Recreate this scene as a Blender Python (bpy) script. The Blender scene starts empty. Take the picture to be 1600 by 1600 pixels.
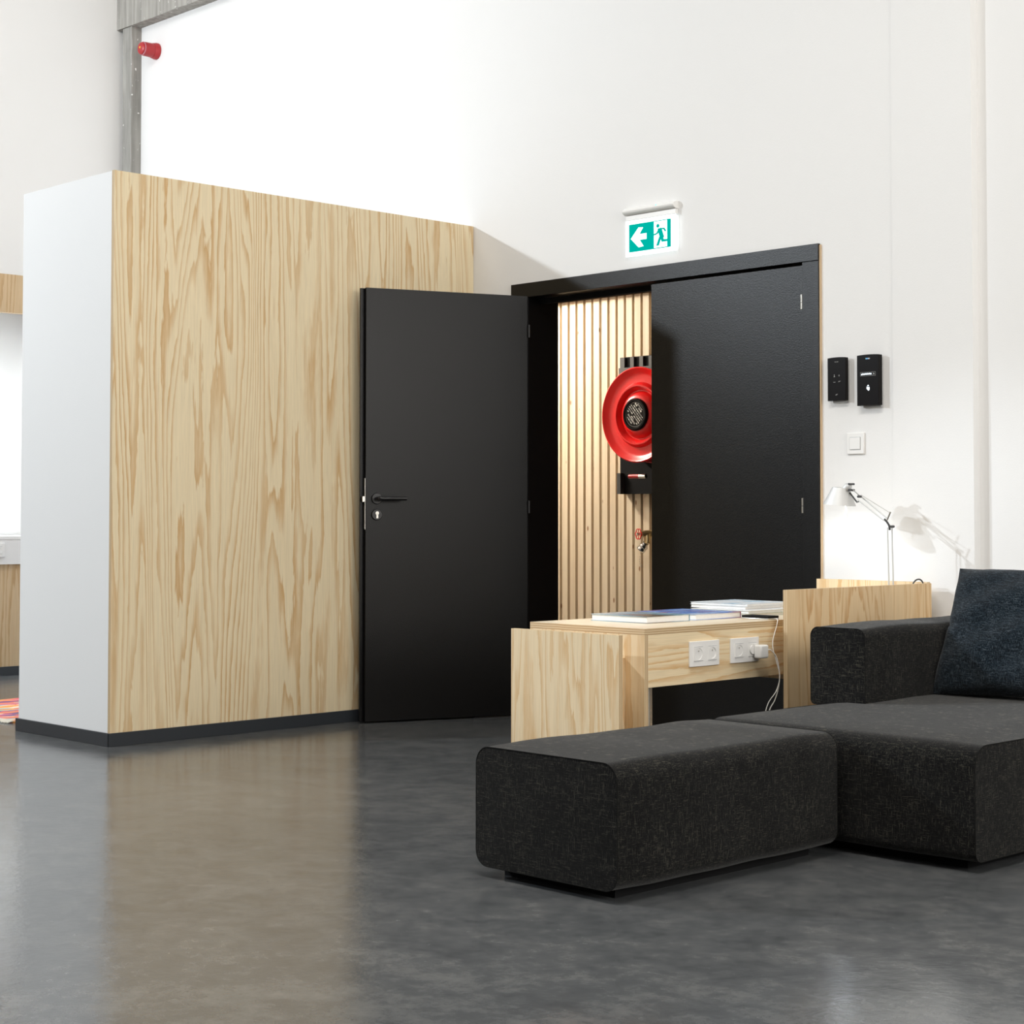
import bpy, math, random
from mathutils import Vector, Matrix
random.seed(7)
S = bpy.context.scene
COL = S.collection
PI = math.pi

# ------------------------------------------------------------------ camera
cd = bpy.data.cameras.new('camera'); cam = bpy.data.objects.new('camera', cd); COL.objects.link(cam)
F, YAW, PITCH, ROLL, CY = 2726.79, 0.801414895, 0.0330018918, 0.000523539, 717.196
cd.sensor_width = 36; cd.sensor_fit = 'HORIZONTAL'; cd.lens = F / 1600 * 36
cd.shift_y = -(800 - CY) / 1600
ca, sa = math.cos(YAW), math.sin(YAW)
d = Vector((-sa, ca, 0)); r = Vector((ca, sa, 0)); u = Vector((0, 0, 1))
d2 = math.cos(PITCH) * d + math.sin(PITCH) * u; u2 = math.cos(PITCH) * u - math.sin(PITCH) * d
r3 = math.cos(ROLL) * r + math.sin(ROLL) * u2; u3 = math.cos(ROLL) * u2 - math.sin(ROLL) * r
M = Matrix((r3, u3, -d2)).transposed().to_4x4(); M.translation = Vector((0, 0, 0.97))
cam.matrix_world = M
S.camera = cam

# ------------------------------------------------------------------ world, lights, exposure
S.view_settings.view_transform = 'Standard'; S.view_settings.look = 'None'
S.view_settings.gamma = 1; S.view_settings.use_curve_mapping = False
S.view_settings.exposure = -0.12
W = bpy.data.worlds.new('world'); S.world = W; W.use_nodes = True
W.node_tree.nodes['Background'].inputs[0].default_value = (1.0, 0.955, 0.90, 1)
W.node_tree.nodes['Background'].inputs[1].default_value = 0.22

def light(name, kind, loc, target, energy, color, **k):
    l = bpy.data.lights.new(name, kind); l.energy = energy; l.color = color
    for a, v in k.items(): setattr(l, a, v)
    o = bpy.data.objects.new(name, l); COL.objects.link(o); o.location = loc
    o.rotation_euler = (Vector(target) - Vector(loc)).to_track_quat('-Z', 'Y').to_euler()
    return o
# the cool spotlight high on the left side of the hall that throws the crisp shadows
light('key_spotlight', 'SPOT', (-9.64, -0.94, 3.99), (-5.8, 5.6, 1.9), 1110, (0.86, 0.935, 1.0),
      spot_size=math.radians(95), spot_blend=0.5, shadow_soft_size=0.09)
# added soft fill from the unseen right side; no window is modelled there
light('right_fill_light', 'AREA', (3.3, 3.6, 2.5), (-6.4, 4.6, 1.3), 330, (1.0, 0.965, 0.91), shape='RECTANGLE', size=4.4, size_y=2.9)
light('rear_fill_light', 'AREA', (-3.5, -4.7, 3.3), (-3.5, 6.0, 1.6), 36, (1.0, 0.96, 0.90), shape='RECTANGLE', size=8.0, size_y=1.8)  # added weak fill from the unseen rear wall, which has no window
# second cool spotlight aimed at the sofa corner
light('sofa_spotlight', 'SPOT', (-8.2, 1.8, 3.8), (-3.35, 5.35, 0.45), 760, (0.86, 0.93, 1.0), spot_size=math.radians(24), spot_blend=0.6, shadow_soft_size=0.06)
# added overhead fills without fittings: seat tops first, then the far left wall
light('overhead_fill_light', 'AREA', (-2.8, 2.2, 4.9), (-2.9, 2.6, 0.0), 190, (1.0, 0.96, 0.9), shape='RECTANGLE', size=3.0, size_y=1.0)
light('left_wall_fill_light', 'AREA', (-7.3, 3.2, 5.0), (-9.8, 5.0, 3.0), 45, (1.0, 0.98, 0.95), shape='RECTANGLE', size=2.5, size_y=0.5)
# corridor spot behind the doors, added fill that brightens the desk alcove
light('corridor_light', 'AREA', (-7.95, 6.75, 2.38), (-6.9, 7.5, 1.2), 56, (1.0, 0.91, 0.78), shape='RECTANGLE', size=0.5, size_y=0.06)
light('alcove_fill_light', 'AREA', (-9.95, 4.6, 2.2), (-10.1, 4.7, 0.85), 55, (0.88, 0.95, 1.0), shape='RECTANGLE', size=0.1, size_y=2.2)

# ------------------------------------------------------------------ materials
def new_mat(name):
    m = bpy.data.materials.new(name); m.use_nodes = True
    nt = m.node_tree; b = nt.nodes['Principled BSDF']
    return m, nt, b
def N(nt, t, **k):
    n = nt.nodes.new(t)
    for a, v in k.items():
        if a.startswith('i_'):
            key = a[2:]; key = int(key) if key.isdigit() else key
            n.inputs[key].default_value = v
        else: setattr(n, a, v)
    return n
def plain(name, col, rough=0.5, metal=0.0, spec=0.5, emit=None, estr=0.0, coat=0.0, var=0.04, vscale=3.0, bump=0.0, bscale=80.0):
    m, nt, b = new_mat(name)
    b.inputs['Roughness'].default_value = rough; b.inputs['Metallic'].default_value = metal
    b.inputs['Specular IOR Level'].default_value = spec; b.inputs['Coat Weight'].default_value = coat
    tc = N(nt, 'ShaderNodeTexCoord'); ns = N(nt, 'ShaderNodeTexNoise'); ns.inputs['Scale'].default_value = vscale
    ns.inputs['Detail'].default_value = 5
    nt.links.new(tc.outputs['Object'], ns.inputs['Vector'])
    mx = N(nt, 'ShaderNodeMix', data_type='RGBA')
    mx.inputs['A'].default_value = (*[max(0, c * (1 - var)) for c in col], 1)
    mx.inputs['B'].default_value = (*[min(1, c * (1 + var)) for c in col], 1)
    nt.links.new(ns.outputs['Fac'], mx.inputs['Factor']); nt.links.new(mx.outputs['Result'], b.inputs['Base Color'])
    if bump:
        n2 = N(nt, 'ShaderNodeTexNoise'); n2.inputs['Scale'].default_value = bscale; n2.inputs['Detail'].default_value = 3
        nt.links.new(tc.outputs['Object'], n2.inputs['Vector'])
        bp = N(nt, 'ShaderNodeBump'); bp.inputs['Strength'].default_value = bump; bp.inputs['Distance'].default_value = 0.01
        nt.links.new(n2.outputs['Fac'], bp.inputs['Height']); nt.links.new(bp.outputs['Normal'], b.inputs['Normal'])
    if emit:
        b.inputs['Emission Color'].default_value = (*emit, 1); b.inputs['Emission Strength'].default_value = estr
    return m
def ramp(nt, stops, interp='LINEAR'):
    c = N(nt, 'ShaderNodeValToRGB'); c.color_ramp.interpolation = interp
    e = c.color_ramp.elements
    while len(e) < len(stops): e.new(0.5)
    for i, (p, col) in enumerate(stops):
        e[i].position = p; e[i].color = (*col, 1)
    return c
def math_n(nt, op, a, b=None, c=None):
    m = N(nt, 'ShaderNodeMath', operation=op)
    for i, v in enumerate((a, b, c)):
        if v is None: continue
        if isinstance(v, (int, float)): m.inputs[i].default_value = v
        else: nt.links.new(v, m.inputs[i])
    return m.outputs[0]

def plywood(name, grain='Z', light_c=(0.82, 0.695, 0.475), dark_c=(0.62, 0.40, 0.19), offs=(0, 0, 0), density=24.0, k=1.0, rough=0.5):
    """rotary-cut pine veneer: contour lines of a stretched height field"""
    m, nt, b = new_mat(name)
    tc = N(nt, 'ShaderNodeTexCoord')
    def mapped(across, along):
        sc = {'X': (along, across, across), 'Y': (across, along, across), 'Z': (across, across, along)}[grain]
        mp = N(nt, 'ShaderNodeMapping'); mp.inputs['Scale'].default_value = sc; mp.inputs['Location'].default_value = offs
        nt.links.new(tc.outputs['Object'], mp.inputs['Vector']); return mp.outputs[0]
    def noise(vec, detail=2.0, rough_=0.5, dist=0.0):
        n = N(nt, 'ShaderNodeTexNoise'); n.inputs['Scale'].default_value = 1.0; n.inputs['Detail'].default_value = detail
        n.inputs['Roughness'].default_value = rough_; n.inputs['Distortion'].default_value = dist
        nt.links.new(vec, n.inputs['Vector']); return n.outputs['Fac']
    big = noise(mapped(3.4 * k, 0.25 * k), 1.5, 0.5, 0.35)
    mid = noise(mapped(17.0 * k, 1.25 * k), 2.0, 0.55, 0.6)
    fine = noise(mapped(60.0 * k, 9.0 * k), 2.0, 0.6, 0.3)
    h = math_n(nt, 'MULTIPLY', big, density)
    h = math_n(nt, 'MULTIPLY_ADD', mid, 1.6, h)
    h = math_n(nt, 'MULTIPLY_ADD', fine, 0.38, h)
    fr = math_n(nt, 'FRACT', h)
    # strength of the late-wood line varies from ring to ring
    cr = ramp(nt, [(0.0, (0, 0, 0)), (0.50, (0.08, 0.08, 0.08)), (0.78, (0.75, 0.75, 0.75)), (0.92, (1, 1, 1)), (1.0, (0.1, 0.1, 0.1))])
    nt.links.new(fr, cr.inputs['Fac'])
    wob = noise(mapped(7.0 * k, 0.9 * k), 3.0, 0.6)
    amt = math_n(nt, 'MULTIPLY', cr.outputs['Color'], math_n(nt, 'MULTIPLY_ADD', wob, 1.9, -0.15))
    amt = math_n(nt, 'MINIMUM', math_n(nt, 'MAXIMUM', amt, 0.0), 1.0)
    mx = N(nt, 'ShaderNodeMix', data_type='RGBA'); nt.links.new(amt, mx.inputs['Factor'])
    mx.inputs['A'].default_value = (*light_c, 1); mx.inputs['B'].default_value = (*dark_c, 1)
    fib = noise(mapped(420.0, 7.0), 2.0, 0.6)
    fr2 = ramp(nt, [(0.3, (0.90, 0.90, 0.90)), (0.7, (1.06, 1.06, 1.06))]); nt.links.new(fib, fr2.inputs['Fac'])
    m2 = N(nt, 'ShaderNodeMix', data_type='RGBA', blend_type='MULTIPLY'); m2.inputs['Factor'].default_value = 1.0
    nt.links.new(mx.outputs['Result'], m2.inputs['A']); nt.links.new(fr2.outputs['Color'], m2.inputs['B'])
    nt.links.new(m2.outputs['Result'], b.inputs['Base Color'])
    b.inputs['Roughness'].default_value = rough; b.inputs['Specular IOR Level'].default_value = 0.3
    bp = N(nt, 'ShaderNodeBump'); bp.inputs['Strength'].default_value = 0.12; bp.inputs['Distance'].default_value = 0.002
    nt.links.new(amt, bp.inputs['Height']); nt.links.new(bp.outputs['Normal'], b.inputs['Normal'])
    return m
def ply_edge(name, axis, pitch=0.0038):
    m, nt, b = new_mat(name)
    tc = N(nt, 'ShaderNodeTexCoord'); sp = N(nt, 'ShaderNodeSeparateXYZ'); nt.links.new(tc.outputs['Object'], sp.inputs[0])
    ns = N(nt, 'ShaderNodeTexNoise'); ns.inputs['Scale'].default_value = 14.0; nt.links.new(tc.outputs['Object'], ns.inputs['Vector'])
    v = math_n(nt, 'MULTIPLY_ADD', sp.outputs[axis], 1 / pitch, ns.outputs['Fac'])
    fr = math_n(nt, 'FRACT', math_n(nt, 'MULTIPLY', v, 0.5))
    cr = ramp(nt, [(0.0, (0.66, 0.52, 0.33)), (0.45, (0.60, 0.46, 0.28)), (0.5, (0.40, 0.26, 0.13)), (0.92, (0.50, 0.34, 0.18)), (1.0, (0.66, 0.52, 0.33))])
    nt.links.new(fr, cr.inputs['Fac']); nt.links.new(cr.outputs['Color'], b.inputs['Base Color'])
    b.inputs['Roughness'].default_value = 0.6
    return m
def fabric(name, dark=(0.0010, 0.0010, 0.0011), light_=(0.050, 0.047, 0.036), tint=(0.0060, 0.0062, 0.0063)):
    m, nt, b = new_mat(name)
    tc = N(nt, 'ShaderNodeTexCoord')
    def dash(sx, sy, sz):
        mp = N(nt, 'ShaderNodeMapping'); mp.inputs['Scale'].default_value = (sx, sy, sz)
        nt.links.new(tc.outputs['Object'], mp.inputs['Vector'])
        n = N(nt, 'ShaderNodeTexNoise'); n.inputs['Scale'].default_value = 1; n.inputs['Detail'].default_value = 2.0; n.inputs['Roughness'].default_value = 0.65
        nt.links.new(mp.outputs[0], n.inputs['Vector']); return n.outputs['Fac']
    a = dash(430, 430, 42); w = dash(42, 42, 430); c = dash(260, 260, 260); big = dash(9, 9, 7)
    v = math_n(nt, 'MAXIMUM', a, w); v = math_n(nt, 'MULTIPLY_ADD', c, 0.30, v)
    v = math_n(nt, 'MULTIPLY_ADD', big, 0.12, v)
    cr = ramp(nt, [(0.66, dark), (0.79, tint), (0.93, light_)]); nt.links.new(v, cr.inputs['Fac'])
    nt.links.new(cr.outputs['Color'], b.inputs['Base Color'])
    b.inputs['Roughness'].default_value = 0.9; b.inputs['Specular IOR Level'].default_value = 0.04
    b.inputs['Sheen Weight'].default_value = 0.13; b.inputs['Sheen Roughness'].default_value = 0.5
    bp = N(nt, 'ShaderNodeBump'); bp.inputs['Strength'].default_value = 0.5; bp.inputs['Distance'].default_value = 0.0015
    nt.links.new(v, bp.inputs['Height']); nt.links.new(bp.outputs['Normal'], b.inputs['Normal'])
    return m
def floor_mat():
    m, nt, b = new_mat('polished_concrete')
    tc = N(nt, 'ShaderNodeTexCoord')
    def noise(scale, detail, rg=0.55, dist=0.0, vec=None):
        n = N(nt, 'ShaderNodeTexNoise'); n.inputs['Scale'].default_value = scale; n.inputs['Detail'].default_value = detail
        n.inputs['Roughness'].default_value = rg; n.inputs['Distortion'].default_value = dist
        nt.links.new(vec or tc.outputs['Object'], n.inputs['Vector']); return n.outputs['Fac']
    a = noise(0.9, 7, 0.6, 0.4); c = noise(7.0, 8, 0.7, 0.2); fl = noise(60.0, 4, 0.7)
    n25 = noise(24.0, 6, 0.7); v = math_n(nt, 'MULTIPLY_ADD', c, 0.6, math_n(nt, 'MULTIPLY_ADD', a, 0.35, math_n(nt, 'MULTIPLY', n25, 0.35)))
    cr = ramp(nt, [(0.48, (0.052, 0.056, 0.060)), (0.64, (0.088, 0.093, 0.097)), (0.82, (0.145, 0.147, 0.146))]); nt.links.new(v, cr.inputs['Fac'])
    fk = ramp(nt, [(0.66, (0, 0, 0)), (0.74, (0.22, 0.22, 0.21))]); nt.links.new(fl, fk.inputs['Fac'])
    ad = N(nt, 'ShaderNodeMix', data_type='RGBA', blend_type='ADD'); ad.inputs['Factor'].default_value = 0.5
    nt.links.new(cr.outputs['Color'], ad.inputs['A']); nt.links.new(fk.outputs['Color'], ad.inputs['B'])
    nt.links.new(ad.outputs['Result'], b.inputs['Base Color'])
    rr = ramp(nt, [(0.3, (0.14, 0.14, 0.14)), (0.75, (0.22, 0.22, 0.22))]); nt.links.new(c, rr.inputs['Fac'])
    nt.links.new(rr.outputs['Color'], b.inputs['Roughness'])
    b.inputs['IOR'].default_value = 1.47
    n3 = noise(38.0, 4, 0.6); n4 = noise(5.0, 2)
    hh = math_n(nt, 'MULTIPLY_ADD', n4, 0.5, n3)
    bp = N(nt, 'ShaderNodeBump'); bp.inputs['Strength'].default_value = 0.10; bp.inputs['Distance'].default_value = 0.004
    nt.links.new(hh, bp.inputs['Height']); nt.links.new(bp.outputs['Normal'], b.inputs['Normal'])
    return m
def concrete(name, base=(0.36, 0.345, 0.315)):
    m, nt, b = new_mat(name)
    tc = N(nt, 'ShaderNodeTexCoord')
    mp = N(nt, 'ShaderNodeMapping'); mp.inputs['Scale'].default_value = (30, 30, 2.5); nt.links.new(tc.outputs['Object'], mp.inputs['Vector'])
    n1 = N(nt, 'ShaderNodeTexNoise'); n1.inputs['Scale'].default_value = 1.0; n1.inputs['Detail'].default_value = 6; nt.links.new(mp.outputs[0], n1.inputs['Vector'])
    n2 = N(nt, 'ShaderNodeTexNoise'); n2.inputs['Scale'].default_value = 26.0; n2.inputs['Detail'].default_value = 4; nt.links.new(tc.outputs['Object'], n2.inputs['Vector'])
    cr = ramp(nt, [(0.3, tuple(c * 0.68 for c in base)), (0.7, tuple(c * 1.2 for c in base))]); nt.links.new(n1.outputs['Fac'], cr.inputs['Fac'])
    sp = ramp(nt, [(0.67, (0, 0, 0)), (0.70, (1, 1, 1))]); nt.links.new(n2.outputs['Fac'], sp.inputs['Fac'])
    mx = N(nt, 'ShaderNodeMix', data_type='RGBA'); mx.inputs['B'].default_value = (0.8, 0.79, 0.77, 1)
    nt.links.new(sp.outputs['Color'], mx.inputs['Factor']); nt.links.new(cr.outputs['Color'], mx.inputs['A'])
    nt.links.new(mx.outputs['Result'], b.inputs['Base Color']); b.inputs['Roughness'].default_value = 0.85
    bp = N(nt, 'ShaderNodeBump'); bp.inputs['Strength'].default_value = 0.4; bp.inputs['Distance'].default_value = 0.004
    nt.links.new(n2.outputs['Fac'], bp.inputs['Height']); nt.links.new(bp.outputs['Normal'], b.inputs['Normal'])
    return m
def pine(name, i):
    """slat timber with small knots; each slat gets its own offset"""
    m, nt, b = new_mat(name)
    tc = N(nt, 'ShaderNodeTexCoord')
    mp = N(nt, 'ShaderNodeMapping'); mp.inputs['Scale'].default_value = (38, 38, 1.1); mp.inputs['Location'].default_value = (i * 3.7, i * 1.3, i * 5.1)
    nt.links.new(tc.outputs['Object'], mp.inputs['Vector'])
    n1 = N(nt, 'ShaderNodeTexNoise'); n1.inputs['Scale'].default_value = 1.0; n1.inputs['Detail'].default_value = 4; nt.links.new(mp.outputs[0], n1.inputs['Vector'])
    cr = ramp(nt, [(0.3, (0.64, 0.51, 0.355)), (0.7, (0.76, 0.65, 0.49))]); nt.links.new(n1.outputs['Fac'], cr.inputs['Fac'])
    m2 = N(nt, 'ShaderNodeMapping'); m2.inputs['Scale'].default_value = (14, 14, 5.5); m2.inputs['Location'].default_value = (i * 1.7, i * 2.3, i * 3.3)
    nt.links.new(tc.outputs['Object'], m2.inputs['Vector'])
    vo = N(nt, 'ShaderNodeTexVoronoi'); vo.inputs['Scale'].default_value = 1.0; nt.links.new(m2.outputs[0], vo.inputs['Vector'])
    kr = ramp(nt, [(0.055, (1, 1, 1)), (0.10, (0, 0, 0))]); nt.links.new(vo.outputs['Distance'], kr.inputs['Fac'])
    mx = N(nt, 'ShaderNodeMix', data_type='RGBA'); mx.inputs['B'].default_value = (0.28, 0.14, 0.06, 1)
    nt.links.new(kr.outputs['Color'], mx.inputs['Factor']); nt.links.new(cr.outputs['Color'], mx.inputs['A'])
    nt.links.new(mx.outputs['Result'], b.inputs['Base Color']); b.inputs['Roughness'].default_value = 0.6
    return m
def printed(name, cols, scale=(8, 8, 8), rough=0.25, seed=0.0):
    m, nt, b = new_mat(name)
    tc = N(nt, 'ShaderNodeTexCoord'); mp = N(nt, 'ShaderNodeMapping'); mp.inputs['Scale'].default_value = scale; mp.inputs['Location'].default_value = (seed, seed * 2, 0)
    nt.links.new(tc.outputs['Object'], mp.inputs['Vector'])
    n1 = N(nt, 'ShaderNodeTexNoise'); n1.inputs['Scale'].default_value = 1.0; n1.inputs['Detail'].default_value = 4; nt.links.new(mp.outputs[0], n1.inputs['Vector'])
    st = [(0.34 + 0.34 * i / max(1, len(cols) - 1), c) for i, c in enumerate(cols)]
    cr = ramp(nt, st, 'CONSTANT' if len(cols) > 3 else 'LINEAR'); nt.links.new(n1.outputs['Fac'], cr.inputs['Fac'])
    nt.links.new(cr.outputs['Color'], b.inputs['Base Color']); b.inputs['Roughness'].default_value = rough
    return m

WHITE = plain('white_wall_paint', (0.83, 0.825, 0.815), 0.75, var=0.012, vscale=1.2, bump=0.04, bscale=160)
WHITE2 = plain('white_plastic', (0.84, 0.83, 0.81), 0.35, var=0.01)
GREYW = plain('grey_hall_wall', (0.06, 0.058, 0.055), 0.8)
CEIL = plain('ceiling_paint', (0.75, 0.74, 0.72), 0.9)
PLY = plywood('pine_plywood_wall', 'Z', offs=(1.3, 9.15, 6.4))
PLYB = plywood('pine_plywood_panel', 'Z', (0.75, 0.60, 0.39), (0.62, 0.405, 0.20), offs=(9.2, 4.4, 2.0), density=16, k=1.7)
PLYT = plywood('pine_plywood_tall_panel', 'Z', (0.72, 0.53, 0.31), (0.57, 0.34, 0.15), offs=(1.2, 14.4, 8.0), density=17, k=1.5)
PLYH = plywood('pine_plywood_apron', 'Y', (0.82, 0.67, 0.44), (0.66, 0.40, 0.17), offs=(2.2, 5.1, 6.3), density=17, k=1.6)
PLYTOP = plywood('pine_plywood_top', 'Y', (0.78, 0.68, 0.52), (0.70, 0.53, 0.34), offs=(6.2, 1.1, 2.3), density=9, k=1.4, rough=0.32)
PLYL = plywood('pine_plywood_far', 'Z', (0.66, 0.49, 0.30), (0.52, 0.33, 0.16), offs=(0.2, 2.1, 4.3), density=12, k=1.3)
EDGE_Z = ply_edge('plywood_edge_flat', 2); EDGE_X = ply_edge('plywood_edge_upright_x', 0); EDGE_Y = ply_edge('plywood_edge_upright_y', 1)
SKIRT = plain('dark_grey_skirting', (0.030, 0.035, 0.042), 0.42, var=0.05)
BLACK = plain('black_door_paint', (0.0030, 0.0030, 0.0032), 0.31, spec=0.26, var=0.10, vscale=6, bump=0.10, bscale=260)
BLACKM = plain('matte_black', (0.005, 0.005, 0.0055), 0.85, spec=0.2)
BLACKG = plain('black_gloss_plastic', (0.006, 0.005, 0.005), 0.28, spec=0.10)
BLACKH = plain('black_metal_handle', (0.008, 0.008, 0.009), 0.32)
STEEL = plain('brushed_steel', (0.62, 0.60, 0.56), 0.30, 1.0)
CHROME = plain('chrome', (0.80, 0.80, 0.80), 0.10, 1.0)
BRASS = plain('aged_brass', (0.48, 0.36, 0.19), 0.38, 1.0)
ALU = plain('matte_aluminium', (0.60, 0.60, 0.59), 0.55, 0.45)
GREYP = plain('grey_plastic', (0.45, 0.46, 0.47), 0.5)
DARKP = plain('dark_plastic', (0.03, 0.03, 0.032), 0.4)
RED = plain('red_enamel', (0.74, 0.010, 0.010), 0.30, coat=0.0, spec=0.4, var=0.06)
REDD = plain('red_plastic', (0.42, 0.022, 0.028), 0.38, var=0.08)
FAB = fabric('charcoal_woven_fabric')
FABB = fabric('blue_black_woven_fabric', (0.0016, 0.0028, 0.0042), (0.058, 0.070, 0.080), (0.010, 0.018, 0.026))
SEAM = plain('charcoal_piping', (0.010, 0.010, 0.0095), 0.9, spec=0.1)
FLOOR = floor_mat(); CONC = concrete('raw_concrete'); CONC2 = concrete('raw_concrete_column', (0.33, 0.32, 0.295))
RAW = plain('raw_timber_edge', (0.58, 0.42, 0.26), 0.7)
BROWN = plain('brown_timber_lining', (0.30, 0.17, 0.09), 0.6)
PAGES = plain('book_pages', (0.80, 0.79, 0.77), 0.8, var=0.06, vscale=90)
CABLE = plain('white_cable', (0.78, 0.76, 0.72), 0.45)
GREEN = plain('exit_sign_green', (0.0, 0.02, 0.015), 0.8, spec=0.0, emit=(0.0, 0.50, 0.41), estr=1.0)
GLOW = plain('exit_sign_lit_white', (0.85, 0.88, 0.88), 0.5, emit=(0.90, 0.98, 1.0), estr=1.25)
BULB = plain('lamp_bulb_glow', (0.9, 0.9, 0.9), 0.5, emit=(0.80, 0.90, 1.0), estr=80.0)
LED = plain('green_status_light', (0.1, 0.9, 0.6), 0.4, emit=(0.2, 1.0, 0.7), estr=1.5)
ICON = plain('backlit_white_icon', (0.8, 0.85, 0.9), 0.5, emit=(0.75, 0.88, 1.0), estr=1.4)
ICOND = plain('printed_grey_mark', (0.28, 0.28, 0.27), 0.5)
GREYPLATE = plain('dark_grey_steel', (0.045, 0.044, 0.043), 0.6)

# ------------------------------------------------------------------ mesh helpers
ORG = {}
def link(o, parent=None):
    COL.objects.link(o)
    if parent is not None: o.parent = parent
    return o
def tag(o, label=None, cat=None, group=None, kind=None):
    if label: o['label'] = label
    if cat: o['category'] = cat
    if group: o['group'] = group
    if kind: o['kind'] = kind
    return o
def root(name, loc, label=None, cat=None, group=None, kind=None, rz=0.0, local=False):
    o = bpy.data.objects.new(name, None); o.empty_display_size = 0.05
    link(o); o.location = loc; o.rotation_euler = (0, 0, rz)
    ORG[o.name] = Vector((0, 0, 0)) if local else Vector(loc)
    return tag(o, label, cat, group, kind)
class MB:
    """collects geometry in world (or root-local) coordinates and builds ONE mesh"""
    def __init__(s): s.v = []; s.f = []; s.m = []; s.mats = []
    def mi(s, mat):
        if mat not in s.mats: s.mats.append(mat)
        return s.mats.index(mat)
    def add(s, verts, faces, mat):
        k = len(s.v); s.v += [Vector(v) for v in verts]
        for f in faces: s.f.append([i + k for i in f]); s.m.append(s.mi(mat))
        return s
    def box(s, x0, x1, y0, y1, z0, z1, mat, edge=None, thin=None, bottom=None):
        v = [(x0, y0, z0), (x1, y0, z0), (x1, y1, z0), (x0, y1, z0), (x0, y0, z1), (x1, y0, z1), (x1, y1, z1), (x0, y1, z1)]
        fs = [((0, 3, 2, 1), 2), ((4, 5, 6, 7), 2), ((0, 1, 5, 4), 1), ((2, 3, 7, 6), 1), ((1, 2, 6, 5), 0), ((3, 0, 4, 7), 0)]
        k = len(s.v); s.v += [Vector(p) for p in v]
        for f, ax in fs:
            s.f.append([i + k for i in f]); s.m.append(s.mi(edge if (edge is not None and ax != thin) else mat))
        return s
    def tube(s, pts, rad, mat, n=10, cap=True):
        pts = [Vector(p) for p in pts]; rads = rad if isinstance(rad, (list, tuple)) else [rad] * len(pts)
        rings = []; prev = None
        for i, p in enumerate(pts):
            t = (pts[min(i + 1, len(pts) - 1)] - pts[max(i - 1, 0)]).normalized()
            if prev is None:
                a = Vector((0, 0, 1)) if abs(t.z) < 0.9 else Vector((1, 0, 0)); a = (a - t * a.dot(t)).normalized()
            else: a = (prev - t * prev.dot(t)).normalized()
            prev = a; b = t.cross(a)
            rings.append([p + (a * math.cos(2 * PI * j / n) + b * math.sin(2 * PI * j / n)) * rads[i] for j in range(n)])
        V = [q for rg in rings for q in rg]; Fc = []
        for i in range(len(rings) - 1):
            for j in range(n): Fc.append((i * n + j, i * n + (j + 1) % n, (i + 1) * n + (j + 1) % n, (i + 1) * n + j))
        if cap: Fc.append(tuple(range(n))[::-1]); Fc.append(tuple(range((len(rings) - 1) * n, len(rings) * n)))
        return s.add(V, Fc, mat)
    def lathe(s, c, axis, prof, mat, n=48, closed=False):
        """prof = [(distance along axis, radius)]"""
        c = Vector(c); t = Vector(axis).normalized()
        a = Vector((0, 0, 1)) if abs(t.z) < 0.9 else Vector((1, 0, 0)); a = (a - t * a.dot(t)).normalized(); b = t.cross(a)
        V = []; Fc = []
        for (h, r_) in prof:
            for j in range(n): V.append(c + t * h + (a * math.cos(2 * PI * j / n) + b * math.sin(2 * PI * j / n)) * max(r_, 1e-5))
        for i in range(len(prof) - 1):
            for j in range(n): Fc.append((i * n + j, i * n + (j + 1) % n, (i + 1) * n + (j + 1) % n, (i + 1) * n + j))
        if closed:
            i = len(prof) - 1
            for j in range(n): Fc.append((i * n + j, i * n + (j + 1) % n, (j + 1) % n, j))
        return s.add(V, Fc, mat)
    def poly(s, pts, normal, thick, mat):
        """flat polygon given front points, extruded backwards along -normal"""
        n = len(pts); nv = Vector(normal); A = [Vector(p) for p in pts]; B = [p - nv * thick for p in A]
        fs = [tuple(range(n)), tuple(range(2 * n - 1, n - 1, -1))] + [(i, n + i, n + (i + 1) % n, (i + 1) % n) for i in range(n)]
        return s.add(A + B, fs, mat)
    def build(s, name, parent=None, smooth=False, bevel=0.0, seg=2, label=None, cat=None, group=None, kind=None, origin=None, fix=True):
        me = bpy.data.meshes.new(name)
        if parent is not None: og = ORG[parent.name]
        elif origin is not None: og = Vector(origin)
        else:
            xs = [v.x for v in s.v]; ys = [v.y for v in s.v]; zs = [v.z for v in s.v]
            og = Vector(((min(xs) + max(xs)) / 2, (min(ys) + max(ys)) / 2, min(zs)))
        me.from_pydata([tuple(v - og) for v in s.v], [], s.f)
        for m in s.mats: me.materials.append(m)
        for p, k in zip(me.polygons, s.m): p.material_index = k; p.use_smooth = smooth
        if fix:
            import bmesh
            bm = bmesh.new(); bm.from_mesh(me); bmesh.ops.recalc_face_normals(bm, faces=bm.faces); bm.to_mesh(me); bm.free()
        me.update()
        o = bpy.data.objects.new(name, me); link(o, parent)
        if parent is None: o.location = og
        ORG[o.name] = og
        if bevel:
            bv = o.modifiers.new('bevel', 'BEVEL'); bv.width = bevel; bv.segments = seg; bv.limit_method = 'ANGLE'; bv.angle_limit = math.radians(40)
            if seg > 1:
                for p in me.polygons: p.use_smooth = True
                try: me.set_sharp_from_angle(angle=math.radians(35))
                except Exception: pass
        elif smooth:
            try: me.set_sharp_from_angle(angle=math.radians(40))
            except Exception: pass
        return tag(o, label, cat, group, kind)
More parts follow.
